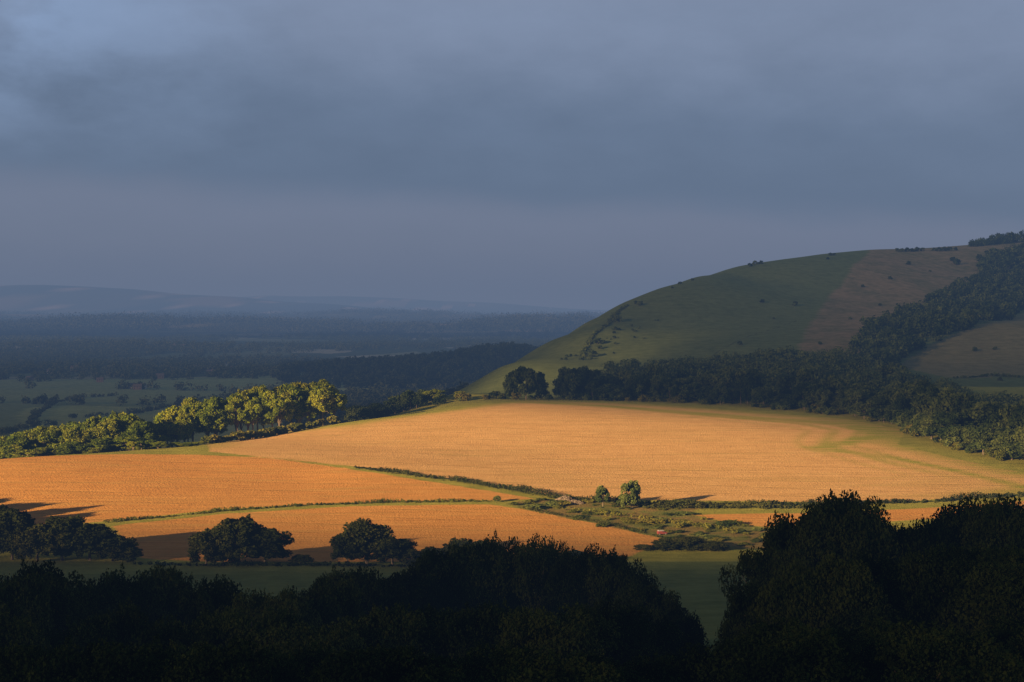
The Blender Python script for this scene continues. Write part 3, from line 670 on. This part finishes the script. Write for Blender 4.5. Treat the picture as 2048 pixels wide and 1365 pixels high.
# ------------------------------------------------------------------ haze (air volume with its own glow)
me = bpy.data.meshes.new('haze'); me.from_pydata(boxv(-34000, 34000, -3000, 34000, -400, 380), [], BF); me.update()
m, nt, nd, lk = new_mat('air_haze')
sig = np.array([9.0e-5, 1.2e-4, 1.45e-4]); hz = np.array([.128, .168, .255])
ab = nd.new('ShaderNodeVolumeAbsorption'); ab.inputs['Density'].default_value = sig[2]; ab.inputs['Color'].default_value = (1-sig[0]/sig[2], 1-sig[1]/sig[2], 0, 1)
em = nd.new('ShaderNodeEmission'); e = sig*hz; em.inputs['Color'].default_value = (*(e/e[2]), 1); em.inputs['Strength'].default_value = e[2]  # emission stands in for daylight scattered by the haze
ads = nd.new('ShaderNodeAddShader'); lk.new(ab.outputs[0], ads.inputs[0]); lk.new(em.outputs[0], ads.inputs[1])
o = nd.new('ShaderNodeOutputMaterial'); lk.new(ads.outputs[0], o.inputs['Volume']); me.materials.append(m)
ho = bpy.data.objects.new('haze', me); COL.objects.link(ho); ho['kind'] = 'structure'; ho['label'] = 'thin blue evening haze over the plain'; ho['category'] = 'haze'

# ------------------------------------------------------------------ world
w = bpy.data.worlds.new('World'); scene.world = w; w.use_nodes = True
nt = w.node_tree; nd, lk = nt.nodes, nt.links; nd.clear()
tc = nd.new('ShaderNodeTexCoord'); sp_ = nd.new('ShaderNodeSeparateXYZ'); lk.new(tc.outputs['Generated'], sp_.inputs[0])
mp = nd.new('ShaderNodeMapping'); mp.inputs['Scale'].default_value = (1, 1, 2.2); mp.inputs['Rotation'].default_value = (0, .14, 0); lk.new(tc.outputs['Generated'], mp.inputs[0])
n1 = noise(nd, lk, mp.outputs[0], 3.4, 5, .5); n2 = noise(nd, lk, mp.outputs[0], 9., 6, .55); n3 = noise(nd, lk, mp.outputs[0], 22., 5, .55)
def csub(v): return mth(nd, lk, 'SUBTRACT', v, .5)
e_ = mth(nd, lk, 'ADD', sp_.outputs[2], mth(nd, lk, 'MULTIPLY', sp_.outputs[0], .045))
e_ = mth(nd, lk, 'ADD', e_, mth(nd, lk, 'MULTIPLY', csub(n1), .04))
e_ = mth(nd, lk, 'ADD', e_, mth(nd, lk, 'MULTIPLY', csub(n2), .025))
e_ = mth(nd, lk, 'ADD', e_, mth(nd, lk, 'MULTIPLY', csub(n3), .010))
pp = maprange(nd, lk, e_, 0., .5)
def s2l(r, g, b): return tuple(((c/255+.055)/1.055)**2.4 for c in (r, g, b))
sky = ramp(nd, lk, pp, [(0., s2l(99, 112, 134)), (.08, s2l(108, 120, 142)), (.118, s2l(109, 121, 144)), (.170, s2l(90, 108, 133)), (.24, s2l(95, 113, 139)), (.40, s2l(119, 135, 162)), (.5, s2l(122, 136, 161)), (.62, s2l(118, 126, 138)), (1., s2l(108, 114, 122))], 'EASE')
pat = mth(nd, lk, 'MULTIPLY', maprange(nd, lk, sp_.outputs[0], -.14, -.34), maprange(nd, lk, sp_.outputs[2], .08, .19))
pat = mth(nd, lk, 'MULTIPLY', pat, maprange(nd, lk, n2, .30, .56))
pat = mth(nd, lk, 'MULTIPLY', pat, maprange(nd, lk, sp_.outputs[2], .45, .3))
sky = mixc(nd, lk, mth(nd, lk, 'MULTIPLY', pat, .85), sky, s2l(134, 160, 198))
amp = maprange(nd, lk, sp_.outputs[2], .05, .12, .25, .85)
vv = mth(nd, lk, 'ADD', maprange(nd, lk, n1, .3, .7, -.04, .05), maprange(nd, lk, n2, .3, .7, -.05, .06))
vv = mth(nd, lk, 'ADD', vv, maprange(nd, lk, n3, .3, .7, -.04, .04))
vv = mth(nd, lk, 'ADD', mth(nd, lk, 'MULTIPLY', vv, amp), 1.)
cb = nd.new('ShaderNodeCombineColor'); [lk.new(vv, cb.inputs[i]) for i in range(3)]
sky = mixc(nd, lk, 1., sky, cb.outputs[0], 'MULTIPLY')
bg1 = nd.new('ShaderNodeBackground'); lk.new(sky, bg1.inputs[0]); bg1.inputs[1].default_value = 1.15
ns = nd.new('ShaderNodeTexSky'); ns.sky_type = 'NISHITA'; ns.sun_disc = False; ns.sun_elevation = SUN_EL; ns.sun_rotation = math.atan2(-SD[0], -SD[1])
bg2 = nd.new('ShaderNodeBackground'); lk.new(ns.outputs[0], bg2.inputs[0]); bg2.inputs[1].default_value = .05
mxs = nd.new('ShaderNodeMixShader'); mxs.inputs[0].default_value = .03
lk.new(bg1.outputs[0], mxs.inputs[1]); lk.new(bg2.outputs[0], mxs.inputs[2])
o = nd.new('ShaderNodeOutputWorld'); lk.new(mxs.outputs[0], o.inputs[0])

# ------------------------------------------------------------------ sun, camera
from mathutils import Vector
sl = bpy.data.lights.new('sun', 'SUN'); sl.energy = 17.; sl.angle = math.radians(.8); sl.color = (1., .69, .38)
so = bpy.data.objects.new('sun', sl); COL.objects.link(so)
dv = Vector((SD[0]*math.cos(SUN_EL), SD[1]*math.cos(SUN_EL), -math.sin(SUN_EL)))
so.rotation_euler = dv.to_track_quat('-Z', 'Y').to_euler()
cam = bpy.data.cameras.new('camera'); cam.sensor_width = 36; cam.lens = F/2048*36; cam.shift_y = -(682.5-H0)/2048
cam.clip_start = .5; cam.clip_end = 90000
c = bpy.data.objects.new('camera', cam); COL.objects.link(c); c.location = (0, 0, 0); c.rotation_euler = (math.pi/2, 0, 0)
scene.camera = c
scene.view_settings.view_transform = 'Standard'; scene.view_settings.look = 'None'; scene.view_settings.exposure = 0
